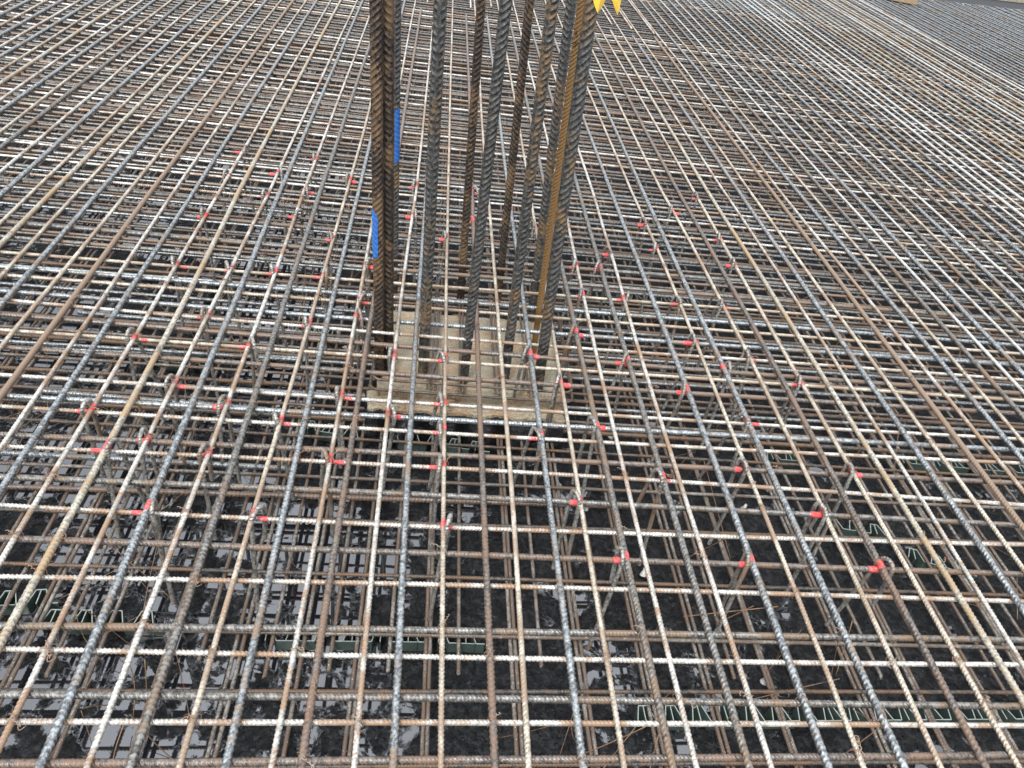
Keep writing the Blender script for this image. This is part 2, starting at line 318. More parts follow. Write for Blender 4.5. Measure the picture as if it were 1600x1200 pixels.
# ------------------------------------------------------------------ upper mat: bars running away from the camera
RAW_L = [  # points along each bar as seen (x, y), thickness, look
 ('k',[(0,72)],'thin','pale'),('k',[(0,88)],'thick','blue'),('k',[(0,110)],'thin','tan'),('k',[(0,130)],'thick','olive'),('k',[(0,155)],'thin','pale'),
 ('k',[(0,175)],'thick','blue'),('k',[(0,205)],'thin','tan'),('k',[(0,232)],'thick','grey'),('k',[(0,268)],'thin','pale'),
 ('k',[(5,300)],'thick','blue'),('k',[(50,300)],'thin','tan'),('k',[(82,300)],'thick','olive'),('k',[(122,300)],'thin','tan'),('k',[(155,300)],'thick','blue'),('k',[(198,300)],'thin','tan'),
 ('m',[(235,300),(15,600)],'thick','rust'),('m',[(270,300),(70,600),(0,695)],'thin','pale'),('m',[(302,300),(110,600),(0,765)],'thick','blue'),('m',[(342,300),(167,600),(0,872)],'thin','pale'),
 ('m',[(372,300),(220,600),(60,900),(0,1007)],'thick','olive'),('m',[(420,300),(272,600),(126,900),(0,1163)],'thin','pale'),('m',[(437,300),(312,600),(189,900),(65,1192)],'thick','blue'),
 ('m',[(474,300),(367,600),(251,900),(136,1195)],'thin','pale'),('m',[(500,300),(404,600),(304,900),(205,1195)],'thick','grey'),('m',[(541,300),(457,600),(367,900),(284,1197)],'thin','tan'),
 ('m',[(560,300),(489,600),(420,900),(352,1197)],'thick','blue'),('m',[(582,345),(538,600),(479,900),(422,1197)],'thin','pale'),('m',[(622,237),(582,475),(565,600),(516,900),(471,1197)],'thick','brown'),
 ('m',[(650,300),(612,600),(581,900),(554,1197)],'thin','pale'),('m',[(665,300),(646,600),(629,900),(616,1197)],'thick','blue'),('m',[(700,300),(695,600),(692,900),(690,1197)],'thin','tan'),
 ('m',[(738,300),(749,600),(760,900),(772,1197)],'thick','brown'),('m',[(762,300),(786,600),(806,900),(827,1197)],'thin','tan'),('m',[(791,275),(812,425),(834,600),(874,900),(910,1197)],'thick','blue'),
 ('m',[(822,257),(877,600),(926,900),(974,1197)],'thin','tan'),('m',[(840,235),(875,405),(917,600),(985,900),(1050,1197)],'thick','grey'),('m',[(887,345),(942,600),(1017,900),(1086,1197)],'thin','pale'),
 ('m',[(905,300),(992,600),(1082,900),(1169,1197)],'thick','grey'),('m',[(926,300),(1015,600),(1112,900),(1205,1197)],'thin','pale'),('m',[(955,300),(1069,600),(1185,900),(1294,1197)],'thick','blue'),
 ('m',[(987,300),(1114,600),(1236,900),(1350,1197)],'thin','tan'),('m',[(1005,300),(1142,600),(1280,900),(1411,1197)],'thick','blue'),('m',[(1035,300),(1192,600),(1335,900),(1471,1197)],'thin','tan'),
 ('m',[(1060,300),(1225,600),(1386,900),(1538,1197)],'thick','brown'),('m',[(1085,300),(1254,600),(1427,900),(1590,1197)],'thin','tan'),('m',[(1107,300),(1292,600),(1481,900),(1600,1102)],'thick','olive'),
 ('m',[(1132,300),(1327,600),(1516,900),(1600,1040)],'thin','pale'),('m',[(1155,300),(1360,600),(1564,900),(1600,960)],'thick','blue'),('m',[(1172,300),(1392,600),(1600,892)],'thin','tan'),
 ('m',[(1207,300),(1430,600),(1600,825)],'thick','rust'),('m',[(1220,300),(1465,600),(1600,767)],'thin','pale'),('m',[(1247,300),(1497,600),(1600,720)],'thick','blue'),('m',[(1522,600),(1600,692)],'thin','tan'),
]
LONG = []   # dicts: xf (function Y->X), d, look, z
def xfun(pts):
    W = np.array([up(*q) for q in pts]); X, Y = W[:, 0], W[:, 1]
    if len(pts) == 1:
        c = X[0]; return (lambda y, c=c: np.full_like(np.asarray(y, float), c)), c
    deg = 2 if len(pts) >= 4 else 1
    yc = Y.mean()
    A = np.stack([(Y-yc)**k for k in range(deg+1)], 1)
    reg = np.diag([0, .02, .05][:deg+1])
    co_ = np.linalg.solve(A.T@A+reg, A.T@X)
    lo, hi = Y.min(), Y.max()
    def f(y):
        y = np.asarray(y, float); yy = np.clip(y, lo, hi)
        v = sum(c*(yy-yc)**k for k, c in enumerate(co_))
        return v
    return f, float(f(np.array([2.0]))[0])
SEP = dict(thin=.0135, thick=.0185)
for kind_, pts, th, look in RAW_L:
    f, c = xfun(pts); LONG.append(dict(f=f, c=c, th=th, look=look))
# regular continuation to both sides
x = LONG[0]['c']; looks = ['blue','pale','olive','tan','blue','pale']
for i in range(18):
    x -= .0965+random.uniform(-.008, .008)
    LONG.insert(0, dict(f=(lambda y, c=x, w=random.uniform(-.003,.003): c+w*(np.asarray(y, float)-5)), c=x, th='thick' if i % 2 == 0 else 'thin', look=random.choice(['blue','blue','grey','blue']) if i % 2 == 0 else random.choice(['pale','tan','bright'])))
x = LONG[-1]['c']
for i in range(80):
    x += .0965+random.uniform(-.010, .010)
    LONG.append(dict(f=(lambda y, c=x, w=random.uniform(-.003,.003): c+w*(np.asarray(y, float)-5)), c=x, th='thick' if i % 2 == 0 else 'thin', look=random.choice(['blue','blue','grey','bright','olive','blue']) if i % 2 == 0 else random.choice(['pale','tan','bright'])))
EA, EB = up(1500, 2), up(1600, 13.5)
def y_edge(X): return EA[1]+(EB[1]-EA[1])/(EB[0]-EA[0])*(X-EA[0])
CI = min(range(len(LONG)), key=lambda i: abs(LONG[i]['c']-.111))   # bar that passes the middle of the column
WORD = dict(slate='dark slate', bright='bright pale grey', pale='pale speckled', tan='rust-tinged tan', blue='blue-grey', grey='dark grey', brown='smooth brown', rust='heavily rusted orange-brown', olive='dull olive-tan')
def ordn(n):
    return '%d%s' % (n, 'th' if 10 <= n % 100 <= 20 else {1:'st',2:'nd',3:'rd'}.get(n % 10, 'th'))
far_parts = []
def wob(seed, amp, L1=1.1):
    r = np.random.default_rng(seed); a = r.uniform(-1, 1, 3)*amp; ph = r.uniform(0, 6.28, 3)
    return lambda s: a[0]*np.sin(s/L1+ph[0])+a[1]*.5*np.sin(2.3*s/L1+ph[1])+a[2]*.25*np.sin(5.1*s/L1+ph[2])
for i, b in enumerate(LONG):
    d = SEP[b['th']]; z = 0.0 if b['th'] == 'thick' else -.002
    k = i-CI
    w1 = wob(100+i, .0034 if b['th'] == 'thin' else .0024, .8); w2 = wob(900+i, .0022, .6)
    b['fx'] = (lambda y, b=b, w1=w1: b['f'](y)+w1(y))
    b['z'] = z; b['d'] = d
    y0 = -.35 if abs(b['c']-.4) < 2.6 else max(-.35, (abs(b['c']-.4)-2.6)*1.0)
    y1 = min(14.0, y_edge(b['c'])-.15)
    if b['th'] == 'thick' and -.3 < b['c'] < 2.2:
        y1 = 7.45+random.uniform(-.05, .05)+(.0 if b['c'] < 1.5 else .05)
    b['y0'], b['y1'] = y0, y1
    path = lambda s, b=b, z=z, w2=w2: np.stack([b['fx'](s), s, z+w2(s)], 1)
    if i < 17-2 and False: pass
    near = -1.6 < b['c'] < 3.0
    if b['c'] > 6.0 or b['c'] < -4.2:
        V, Fq = tube_arrays(path(np.append(np.arange(y0, y1-.02, .25), y1)), d/2, 6, roll=.3); far_parts.append((V, Fq)); b['obj'] = None; continue
    rib = (max(.35, y0), 4.0) if near else ((2.2, 4.6) if b['c'] < 4.2 else None)
    me = bar_mesh('reinforcing_bar', path, y0, y1, d, MAT[b['look']], rib=rib, n=10 if near else 8, plain_step=.1, amp=.055 if b['th'] == 'thin' else .048, slant=.4, pitchk=.8 if b['th'] == 'thin' else .7)
    o = link('reinforcing_bar', me); b['obj'] = o
    if k == 0: where = 'passing through the middle of the column bars'
    else: where = '%s %s of the column middle' % (ordn(abs(k)), 'left' if k < 0 else 'right')
    tag(o, '%s %s top bar running away, %s' % (b['th'], WORD[b['look']], where), 'steel bar', 'top bars of the upper mat running away from the camera')
# second set of thick bars beyond the lap
for i, b in enumerate(LONG):
    if b['th'] == 'thick' and -.3 < b['c'] < 2.2:
        xx = b['c']+.045
        y0 = 7.75+random.uniform(-.1, .1)
        P = lambda s, xx=xx: np.stack([np.full_like(s, xx), s, np.zeros_like(s)], 1)
        o = link('reinforcing_bar', bar_mesh('reinforcing_bar', P, y0, 14, .016, MAT['pale'], n=6, plain_step=.5))
        k = i-CI
        tag(o, 'far bar beyond the lap, in line with %s bar %s of column middle' % (ordn(abs(k)) if k else 'the', 'left' if k < 0 else 'right'), 'steel bar', 'far top bars starting beyond the lap')

# ------------------------------------------------------------------ upper mat: crosswise bars
RAW_T = [
 ([(0,1193),(400,1191),(800,1185),(1200,1182),(1600,1178)],'thick','brown'),([(0,1127),(400,1129),(800,1129),(1200,1131),(1600,1135)],'thin','pale'),
 ([(0,1084),(400,1087),(800,1091),(1200,1098),(1600,1103)],'thick','grey'),([(0,1015),(400,1022),(800,1029),(1200,1035),(1600,1038)],'thin','pale'),
 ([(0,978),(400,983),(800,987),(1200,992),(1600,999)],'thick','grey'),([(0,901),(400,908),(800,916),(1200,928),(1600,941)],'thin','pale'),
 ([(0,840),(400,856),(800,868),(1200,882),(1600,897)],'thick','brown'),([(0,790),(400,810),(800,828),(1200,842),(1600,850)],'thin','pale'),
 ([(0,743),(400,763),(800,778),(1200,800),(1600,821)],'thick','grey'),([(0,697),(400,717),(800,737),(1200,763),(1600,789)],'thin','pale'),
 ([(0,678),(400,697),(800,716),(1200,735),(1600,755)],'thick','brown'),([(0,635),(400,660),(800,684),(1200,705),(1600,724)],'thin','pale'),
 ([(0,618),(400,640),(800,661),(1200,681),(1600,704)],'thick','blue'),([(225,600),(400,613),(800,639),(1200,665),(1600,687)],'thin','pale'),
 ([(0,542),(400,570),(800,595),(1200,622),(1600,646)],'thick','brown'),([(0,515),(400,544),(800,572),(1200,599),(1600,627)],'thin','tan'),
 ([(0,490),(400,522),(800,555),(1200,586)],'thick','brown'),([(0,468),(400,503),(800,537),(1200,565)],'thin','pale'),([(0,454),(400,485),(800,517),(1200,543),(1600,571)],'thick','blue'),
 ([(400,460),(800,493),(1200,522)],'thin','tan'),([(400,446),(800,481),(1200,507)],'thick','blue'),([(400,425),(800,460),(1200,485)],'thin','tan'),
 ([(400,402),(800,437),(1200,467)],'thick','grey'),([(400,390),(800,424),(1200,452)],'thin','brown'),([(400,380),(800,413),(1200,440)],'thick','grey'),
]
TR = []
def yfun(pts):
    W = np.array([up(*q, -.0155) for q in pts]); X, Y = W[:, 0], W[:, 1]
    deg = 2 if len(pts) >= 4 else 1
    A = np.stack([X**k for k in range(deg+1)], 1); A2 = A.T@A+np.diag([0, .05, .15][:deg+1])
    c = np.linalg.solve(A2, A.T@Y+np.array([0, .05*SKEW, 0][:deg+1]))
    lo, hi = X.min(), X.max()
    def f(x):
        x = np.asarray(x, float); xx = np.clip(x, lo, hi)
        return sum(ck*xx**k for k, ck in enumerate(c))+SKEW*(x-xx)
    return f, float(f(np.array([0.4]))[0])
for pts, th, look in RAW_T:
    f, c = yfun(pts); TR.append(dict(f=f, c=c, th=th, look=look))
y = TR[-1]['c']; i = 0
f0 = TR[0]['c']
TR.insert(0, dict(f=(lambda x, c=f0-.085: c+SKEW*np.asarray(x, float)), c=f0-.085, th='thin', look='tan'))
TR.insert(0, dict(f=(lambda x, c=f0-.16: c+SKEW*np.asarray(x, float)), c=f0-.16, th='thick', look='grey'))
while y < 13.6:
    y += (.068 if i % 2 == 0 else .108)+random.uniform(-.016, .016)
    sk = SKEW+random.uniform(-.004, .004)
    TR.append(dict(f=(lambda x, c=y, sk=sk: c+sk*np.asarray(x, float)), c=y, th='thin' if i % 2 == 0 else 'thick', look=random.choice(['grey','pale','slate','pale','slate']) if i % 2 == 0 else random.choice(['slate','grey','slate','slate','brown'])))
    i += 1
def x_left(Y): return -.45-.52*Y-.25
def x_right(Y): return .95+.74*Y+.35
for i, b in enumerate(TR):
    d = .0175 if b['th'] == 'thick' else .012
    z = -.0085-d/2; b['d'] = d; b['z'] = z; Yc = b['c']
    xa = x_left(Yc)-.6; xb = x_right(Yc)+.5
    sl_ = (EB[1]-EA[1])/(EB[0]-EA[0]); xa = max(xa, (Yc+.15-EA[1])/sl_+EA[0])
    if Yc > 11.2: xb = min(xb, 12)
    if xa > xb-.5: b['obj'] = None; b['xa'] = xa; b['xb'] = xb; b['fy'] = b['f']; continue
    if -.3 < Yc < 3.0: xa -= .6; xb += .6
    w1 = wob(300+i, .0026, .7); w2 = wob(1300+i, .0008)
    b['fy'] = (lambda x, b=b, w1=w1: b['f'](x)+w1(x)); b['xa'], b['xb'] = xa, xb
    path = lambda s, b=b, z=z, w2=w2: np.stack([s, b['fy'](s), z+w2(s)], 1)
    if Yc > 9.3:
        V, Fq = tube_arrays(path(np.append(np.arange(xa, xb-.02, .4), xb)), d/2, 6, roll=.3); far_parts.append((V, Fq)); b['obj'] = None; continue
    rib = (x_left(Yc), x_right(Yc)) if Yc < 3.4 else None
    o = link('reinforcing_bar', bar_mesh('reinforcing_bar', path, xa, xb, d, MAT[b['look']], rib=rib, n=10 if Yc < 2.4 else 8, plain_step=.15, amp=.075 if b['th'] == 'thin' else .04, slant=.5, pitchk=.85 if b['th'] == 'thin' else .55)); b['obj'] = o
    if i < 2: where = '%s one below the bottom edge' % ('nearer' if i == 0 else 'farther')
    else: where = '%s from the bottom edge' % ordn(i-1)
    tag(o, '%s %s crosswise bar of the upper mat, %s' % (b['th'], WORD[b['look']], where), 'steel bar', 'crosswise bars of the upper mat')
V, Fq = join_arrays(far_parts)
tag(link('far_reinforcing_bars', mesh_from('far_reinforcing_bars', V, Fq, MAT['blue'])), 'distant bars of the steel mat towards the far top right', 'steel bars', kind='stuff')

# ------------------------------------------------------------------ lower mat
BZ = -.40
low_n = 0
def low_bar(path, a, b_, d, look, rib, lab, group, n=8, roll=None):
    o = link('lower_reinforcing_bar', bar_mesh('lower_reinforcing_bar', path, a, b_, d, MAT[look], rib=rib, n=n, plain_step=.15, roll=roll))
    return tag(o, lab, 'steel bar', group)
low_far = []
yk = [up(800, q, BZ)[1] for q in (1195,1081,995,905,822,759,700,653)]
ylow = [yk[0]-.2]+yk
while ylow[-1] < 11: ylow.append(ylow[-1]+.2+random.uniform(-.015, .015))
ylow = [(y, 0) for y in ylow]+[(y+.1+random.uniform(-.02, .02), 1) for y in ylow if y > 2.05]+[(y+.055+random.uniform(-.015, .015), 2) for y in ylow if 2.2 < y < 11]
ylow.sort()
for i, (Y, lay) in enumerate(ylow):
    sk = SKEW+random.uniform(-.01, .01); w1 = wob(2000+i, .003)
    path = lambda s, Y=Y, sk=sk, w1=w1: np.stack([s, Y+sk*(s-.4)+w1(s), np.full_like(s, BZ+(0, .018, .034)[lay])], 1)
    xa, xb = x_left(Y)-.5, x_right(Y)+.4
    if Y > 4.6:
        low_far.append(tube_arrays(path(np.arange(xa, xb, .5)), .007, 6)); continue
    low_bar(path, xa, xb, (.013, .018, .016)[lay], ('dark' if i % 3 else 'low') if lay == 0 else ('grey', 'blue', 'dark')[i % 3], (x_left(Y), x_right(Y)) if Y < 3 else None,
            'crosswise bar deep in the lower mat, %s one up from the bottom edge' % ordn(i+1), 'crosswise bars of the lower mat')
xs_pair = [-1.055,-.86,-.665,-.471,-.298,-.122,.084,.345,.559,.758,.954,1.16,1.25,1.453,1.66,1.878]
xg = xs_pair[:]
v = -1.055
while v > -2.6: v -= .198; xg.insert(0, v)
v = 1.878
while v < 3.6: v += .2; xg.append(v)
Y_END = up(800, 1062, BZ)[1]
nl = 0
for i, X in enumerate(xg):
    for j, dx in enumerate((0, .016, .10)):
        if X == 1.25 and j == 2: continue
        if (X < -1.9 or X > 2.6) and j == 1: continue
        nl += 1
        sk = random.uniform(-.006, .006); w1 = wob(3000+i*3+j, .003)
        y0 = (-.35 if j < 2 else Y_END+random.uniform(-.03, .05)); y1 = 11
        y0 = max(y0, (abs(X-.4)-2.2)*1.0)
        path = lambda s, X=X+dx+random.uniform(-.004, .004), sk=sk, w1=w1: np.stack([X+sk*(s-1.5)+w1(s), s, np.full_like(s, BZ-.0135)], 1)
        what = ('left bar of a lapped pair', 'right bar of a lapped pair', 'single bar with its cut end showing')[j]
        low_bar(path, y0, y1, .0125, ('low','low','low')[j], (.5, 3.0) if -1.5 < X < 3 else None,
                'rusty lower-mat %s, %s from the left' % (what, ordn(nl)), 'lower mat bars running away from the camera')
Vf, Ff = join_arrays(low_far)
tag(link('far_lower_bars', mesh_from('far_lower_bars', Vf, Ff, MAT['low'])), 'distant crosswise bars of the lower mat', 'steel bars', kind='stuff')
# thick dark crosswise bars seen under the upper mat on the left
for i, (p0, p1) in enumerate([((-60,704),(455,732)),((-60,758),(1010,792)),((-60,540),(482,560)),((120,488),(505,522)),((60,610),(420,640))]):
    a = up(*p0, BZ+.016); b_ = up(*p1, BZ+.016)
    path = lambda s, a=a, b_=b_: np.stack([a[0]+(b_[0]-a[0])*s/np.hypot(b_[0]-a[0], b_[1]-a[1]), a[1]+(b_[1]-a[1])*s/np.hypot(b_[0]-a[0], b_[1]-a[1]), np.full_like(s, BZ+.016)], 1)
    Lh = math.hypot(b_[0]-a[0], b_[1]-a[1])
    low_bar(path, 0, Lh, .02, 'blue' if i != 1 else 'brown', (0, Lh), 'thick dark crosswise bar under the upper mat left of the column, %s nearest' % ordn(sorted([0,1,2,3,4], key=lambda q: -[704,758,540,488,610][q]).index(i)+1), 'thick crosswise bars under the left part of the mat', n=10)

# ------------------------------------------------------------------ mortar kicker under the column
def rough_block(name, x0, x1, y0, y1, z0, z1, nx=60, ny=50, seed=1, amp=.005):
    r = np.random.default_rng(seed)
    xs = np.linspace(x0, x1, nx); ys = np.linspace(y0, y1, ny)
    X, Y = np.meshgrid(xs, ys)
    H = np.zeros_like(X)
    for k in range(7):
        fx, fy, a, p1, p2 = r.uniform(8, 60), r.uniform(8, 60), r.uniform(.2, 1), r.uniform(0, 6), r.uniform(0, 6)
        H += a*np.sin(fx*X+p1+2*np.sin(fy*.3*Y))*np.sin(fy*Y+p2)
    H = H/3*amp+r.normal(0, amp*.25, X.shape)
    edge = np.minimum(np.minimum(X-x0, x1-X), np.minimum(Y-y0, y1-Y)); H -= np.clip(.02-edge, 0, .02)*.55
    jx = .006*np.sin(Y*37+1)+r.normal(0, .002, Y.shape); jy = .006*np.sin(X*41)+r.normal(0, .002, X.shape)
    XX = X+np.where((X == x0) | (X == x1), jx, 0); YY = Y+np.where((Y == y0) | (Y == y1), jy, 0)
    V = np.stack([XX, YY, z1+H], -1).reshape(-1, 3)
    i, j = np.meshgrid(np.arange(ny-1), np.arange(nx-1), indexing='ij'); a = i*nx+j
    Fq = np.stack([a, a+1, a+nx+1, a+nx], -1).reshape(-1, 4)
    ring = np.concatenate([np.arange(nx), np.arange(1, ny)*nx+nx-1, (ny-1)*nx+np.arange(nx-2, -1, -1), np.arange(ny-2, 0, -1)*nx])
    B = V[ring].copy(); B[:, 2] = z0; n0 = len(V); V = np.vstack([V, B]); m = len(ring); q = np.arange(m); q2 = (q+1) % m
    S = np.stack([ring[q], n0+q, n0+q2, ring[q2]], -1)
    return V, np.vstack([Fq, S])
KZ = -.23
a = up(606, 484, KZ); b_ = up(590, 606, KZ); c_ = up(872, 500, KZ); d_ = up(884, 622, KZ)
kx0, kx1 = (a[0]+b_[0])/2, (c_[0]+d_[0])/2-.02; ky0, ky1 = (b_[1]+d_[1])/2, (a[1]+c_[1])/2
root = bpy.data.objects.new('column_kicker', None); C.objects.link(root); root.location = (0, 0, 0)
tag(root, 'rough sandy mortar kicker at the foot of the tall column bars', 'mortar pad')
V, Fq = rough_block('k', kx0, kx1, ky0, ky1, GZ-.02, KZ, seed=3)
link('upper_pad', mesh_from('upper_pad', V, Fq, MAT['mortar'], smooth=False), root)
e0 = up(572, 634, KZ-.05); e1 = up(880, 648, KZ-.05)
V, Fq = rough_block('k2', e0[0], e1[0], min(e0[1], e1[1]), ky0+.05, KZ-.075, KZ-.05, seed=5, amp=.008)
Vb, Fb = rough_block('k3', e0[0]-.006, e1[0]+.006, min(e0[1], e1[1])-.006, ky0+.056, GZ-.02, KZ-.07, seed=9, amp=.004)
link('added_dark_skirt', mesh_from('added_dark_skirt', Vb, Fb, MAT['membrane']), root)  # black skirt added around the lower pad, stands in for its shaded sides
link('lower_pad', mesh_from('lower_pad', V, Fq, MAT['mortar'], smooth=False), root)
# small bars lying just over the kicker
for i, px in enumerate([672,678,684,717,722,766,772,812,818]):
    p0 = up(px, 500, KZ+.03); 
    path = lambda s, X=p0[0]: np.stack([X+.004*np.sin(s*3), s, np.full_like(s, KZ+.028)], 1)
    o = link('thin_reinforcing_bar', bar_mesh('thin_reinforcing_bar', path, ky0-.03, ky1+.1, .009, MAT['brown'], rib=(ky0, ky1), n=8))
    tag(o, 'thin brown bar lying just over the mortar pad, %s from its left edge' % ordn(i+1), 'steel bar', 'thin bars over the mortar pad')
# stirrups round the column at the pad
def stirrup(z, m, look):
    x0, x1, y0, y1 = kx0+.0+m, kx1-.0-m, ky0+m-.01, ky1-m
    r = .035; pts = []
    for cx_, cy_, a0 in ((x1-r, y1-r, 0), (x0+r, y1-r, 90), (x0+r, y0+r, 180), (x1-r, y0+r, 270)):
        for q in range(7):
            an = math.radians(a0+q*15); pts.append((cx_+r*math.cos(an), cy_+r*math.sin(an), z))
    pts.append(pts[0])
    V, Fq = tube_arrays(np.array(pts), .0055, 8); return link('column_stirrup', mesh_from('column_stirrup', V, Fq, MAT[look]))
for i, (z, m) in enumerate([(KZ+.016, -.028), (KZ+.06, -.02)]):
    tag(stirrup(z, m, 'brown'), 'dark bent hoop bar around the column bars, %s of two above the mortar' % ('lower', 'upper')[i], 'hoop bar', 'hoops at the column foot')

# ------------------------------------------------------------------ tall column bars
COL = [ # foot px on upper mat, x at top of photo, diameter, look, label
 ((592,510), 587, .035, 'colbrown', 'rusty brown column bar with blue paint near its foot, leftmost of all', 0.0),
 ((607,503), 606, .037, 'colbrown', 'rusty brown column bar touching the leftmost one on its right', .8),
 ((616,397), 620, .032, 'coldark', 'dark grey column bar with blue paint, behind the left brown pair', .4),
 ((664,515), 688, .038, 'coldark', 'dark grey column bar with golden rust flecks, standing alone right of the left bundle', .5),
 ((724,402), 752, .033, 'colbrown', 'dark brown rear column bar, third single bar from the left bundle side', .2),
 ((732,524), 791, .035, 'coldark', 'dark front column bar leaning right, crossing just right of the dark brown rear bar', .1),
 ((784,408), 828, .032, 'colbrown', 'brown rear column bar in the right half, between two darker front bars', .9),
 ((797,523), 864, .036, 'coldark', 'grey column bar with shiny rib edges, just left of the right bundle', .3),
 ((838,432), 893, .036, 'coldark', 'dark grey rear bar on the left side of the right column bundle', .6),
 ((843,480), 909, .024, 'colorange', 'orange rusted column bar in the middle of the right bundle', .0),
 ((850,537), 925, .040, 'coldark', 'thick blue-grey column bar, rightmost of all, in front of the right bundle', .05),
]
col_info = []
for (fx, fy), tx, d, look, lab, roll in COL:
    X0, Y0 = up(fx, fy, 0)
    Xt, Zt = up_y(tx, 0, Y0)
    lean = (Xt-X0)/Zt
    path = lambda s, X0=X0, Y0=Y0, lean=lean: np.stack([X0+lean*s, np.full_like(s, Y0), s], 1)
    me = bar_mesh('column_bar', path, KZ-.03, 1.95, d, MAT[look], rib=(KZ-.03, 1.95), n=28, roll=roll*math.pi, pitchk=.6, amp=.042, slant=.5, prof=(0,.66,.76,.88))
    o = link('column_bar', me); tag(o, lab, 'column bar', 'tall column starter bars')
    col_info.append((o, X0, Y0, lean, d, roll))
def paint_patch(info, z0, z1, a0, a1, mat, name):
    """a skin of paint on part of a bar: real shell a fraction of a millimetre proud, with ragged ends"""
    o, X0, Y0, lean, d, roll = info
    nz, na = 60, 12; V = []
    for i in range(nz):
        for j in range(na):
            t = j/(na-1); env = min(1, .25+1.6*math.sin(math.pi*min(1, max(0, i/(nz-1)*.85+.12))))+.05*math.sin(i*.9); an = math.radians(a0+(a1-a0)*t*env)
            zz = z0+(z1-z0)*i/(nz-1)
            zz += (.06*(t-.5))*(z1-z0)+.02*math.sin(j*2.1)*(z1-z0)*.4
            r = d*.475+d*.08+.0011*math.sin((zz+.02*t)/(d*.6)*6.283)
            V.append((X0+lean*zz+r*math.cos(an), Y0+r*math.sin(an), zz))
    Fq = [(i*na+j, i*na+j+1, (i+1)*na+j+1, (i+1)*na+j) for i in range(nz-1) for j in range(na-1)]
    return link(name, mesh_from(name, np.array(V), np.array(Fq), MAT[mat]), o)
def z_at(px, py, Y): return up_y(px, py, Y)[1]
i0, i2 = col_info[0], col_info[1]
paint_patch(i0, z_at(586,400,i0[2]), z_at(583,325,i0[2]), 185, 275, 'bluep', 'blue_paint_mark')
i3 = col_info[2]
paint_patch(i3, z_at(618,250,i3[2]), z_at(618,168,i3[2]), 262, 372, 'bluep', 'blue_paint_mark')

# yellow pointed plastic tails hanging beside the right bundle
YL = col_info[10][2]-.03
root = bpy.data.objects.new('yellow_marker', None); C.objects.link(root)
tag(root, 'yellow plastic marker with two pointed tails hanging at top right of column bars', 'plastic marker')
def tail(xl, xr, tipx, tipy, Y):
    ztop = up_y(xl, -60, Y)[1]
    Xl, _ = up_y(xl, 0, Y); Xr, z0 = up_y(xr, 0, Y); Xt, zt = up_y(tipx, tipy, Y)
    V = []; rows = 12
    H = ztop-zt
    for i in range(rows):
        t = i/(rows-1); z = zt+H*t; wv = min(1, .04+(t*H/(z0-zt+1e-6))**.75*.96) if z < z0 else 1
        cx_ = Xt+((Xl+Xr)/2-Xt)*min(1, t*H/(z0-zt)); hw = (Xr-Xl)/2*wv
        for (u, dy) in ((-1, .010), (0, -.008), (1, .012)):
            V.append((cx_+u*hw, Y+dy*wv, z))
        for (u, dy) in ((1, .0135), (0, -.0055), (-1, .0115)):
            V.append((cx_+u*hw*.97, Y+dy*wv+.001, z))
    Fq = [(i*6+j, i*6+(j+1) % 6, (i+1)*6+(j+1) % 6, (i+1)*6+j) for i in range(rows-1) for j in range(6)]
    return mesh_from('tail', np.array(V), np.array(Fq), MAT['yellow'], smooth=False), ztop
me, zt_ = tail(926, 948, 934, 20, YL); link('tail', me, root)
me, zt_ = tail(956, 972, 965, 23, YL-.01); link('tail', me, root)
Xb = up_y(938, -60, YL)[0]
bx = np.array([(Xb-.06+.025*math.cos(q)*1.0+.03, YL+.035+.032*math.sin(q), zt_+.0) for q in np.linspace(0, 2*math.pi, 24)])
V, Fq = join_arrays([box_arrays(up_y(922,-60,YL)[0], up_y(976,-60,YL)[0], YL-.012, YL+.014, zt_-.004, zt_+.03)])
link('band', mesh_from('band', V, Fq, MAT['yellow'], smooth=False), root)

# ------------------------------------------------------------------ shear links hooked over the crossings, red paint marks
def link_mesh(seed):
    r = np.random.default_rng(seed)
    R = .024+r.uniform(-.004, .005); ztop = .024
    n1 = np.linspace(0, 1, 60)
    flare = r.uniform(.0, .05); tw = r.uniform(-.02, .02)
    leg1 = np.stack([tw*(1-n1), -R-flare*(1-n1), BZ+.03+(ztop-R-BZ-.03)*n1], 1)
    an = np.linspace(math.pi, 0, 16)[1:-1]
    arc = np.stack([np.zeros(14), R*np.cos(an), ztop-R+R*np.sin(an)], 1)
    L2 = r.uniform(.14, .36)
    n2 = np.linspace(0, 1, 60)
    leg2 = np.stack([-tw*n2, R+flare*.6*n2, ztop-R-L2*n2], 1)
    P = np.vstack([leg1, arc, leg2])
    # resample evenly with ribs
    s = np.concatenate([[0], np.cumsum(np.linalg.norm(np.diff(P, axis=0), axis=1))])
    ss, h = rib_profile(0, s[-1], .0085)
    Q = np.stack([np.interp(ss, s, P[:, k]) for k in range(3)], 1)
    n = 8; th = np.arange(n)*2*np.pi/n
    Rr = .0060+h[:, None]*.0013*np.ones((1, n))
    V, Fq = tube_arrays(Q, Rr, n, off=np.cos(th)*.003)
    return mesh_from('shear_link', V, Fq, MAT['link'])
LM = [link_mesh(k) for k in range(7)]
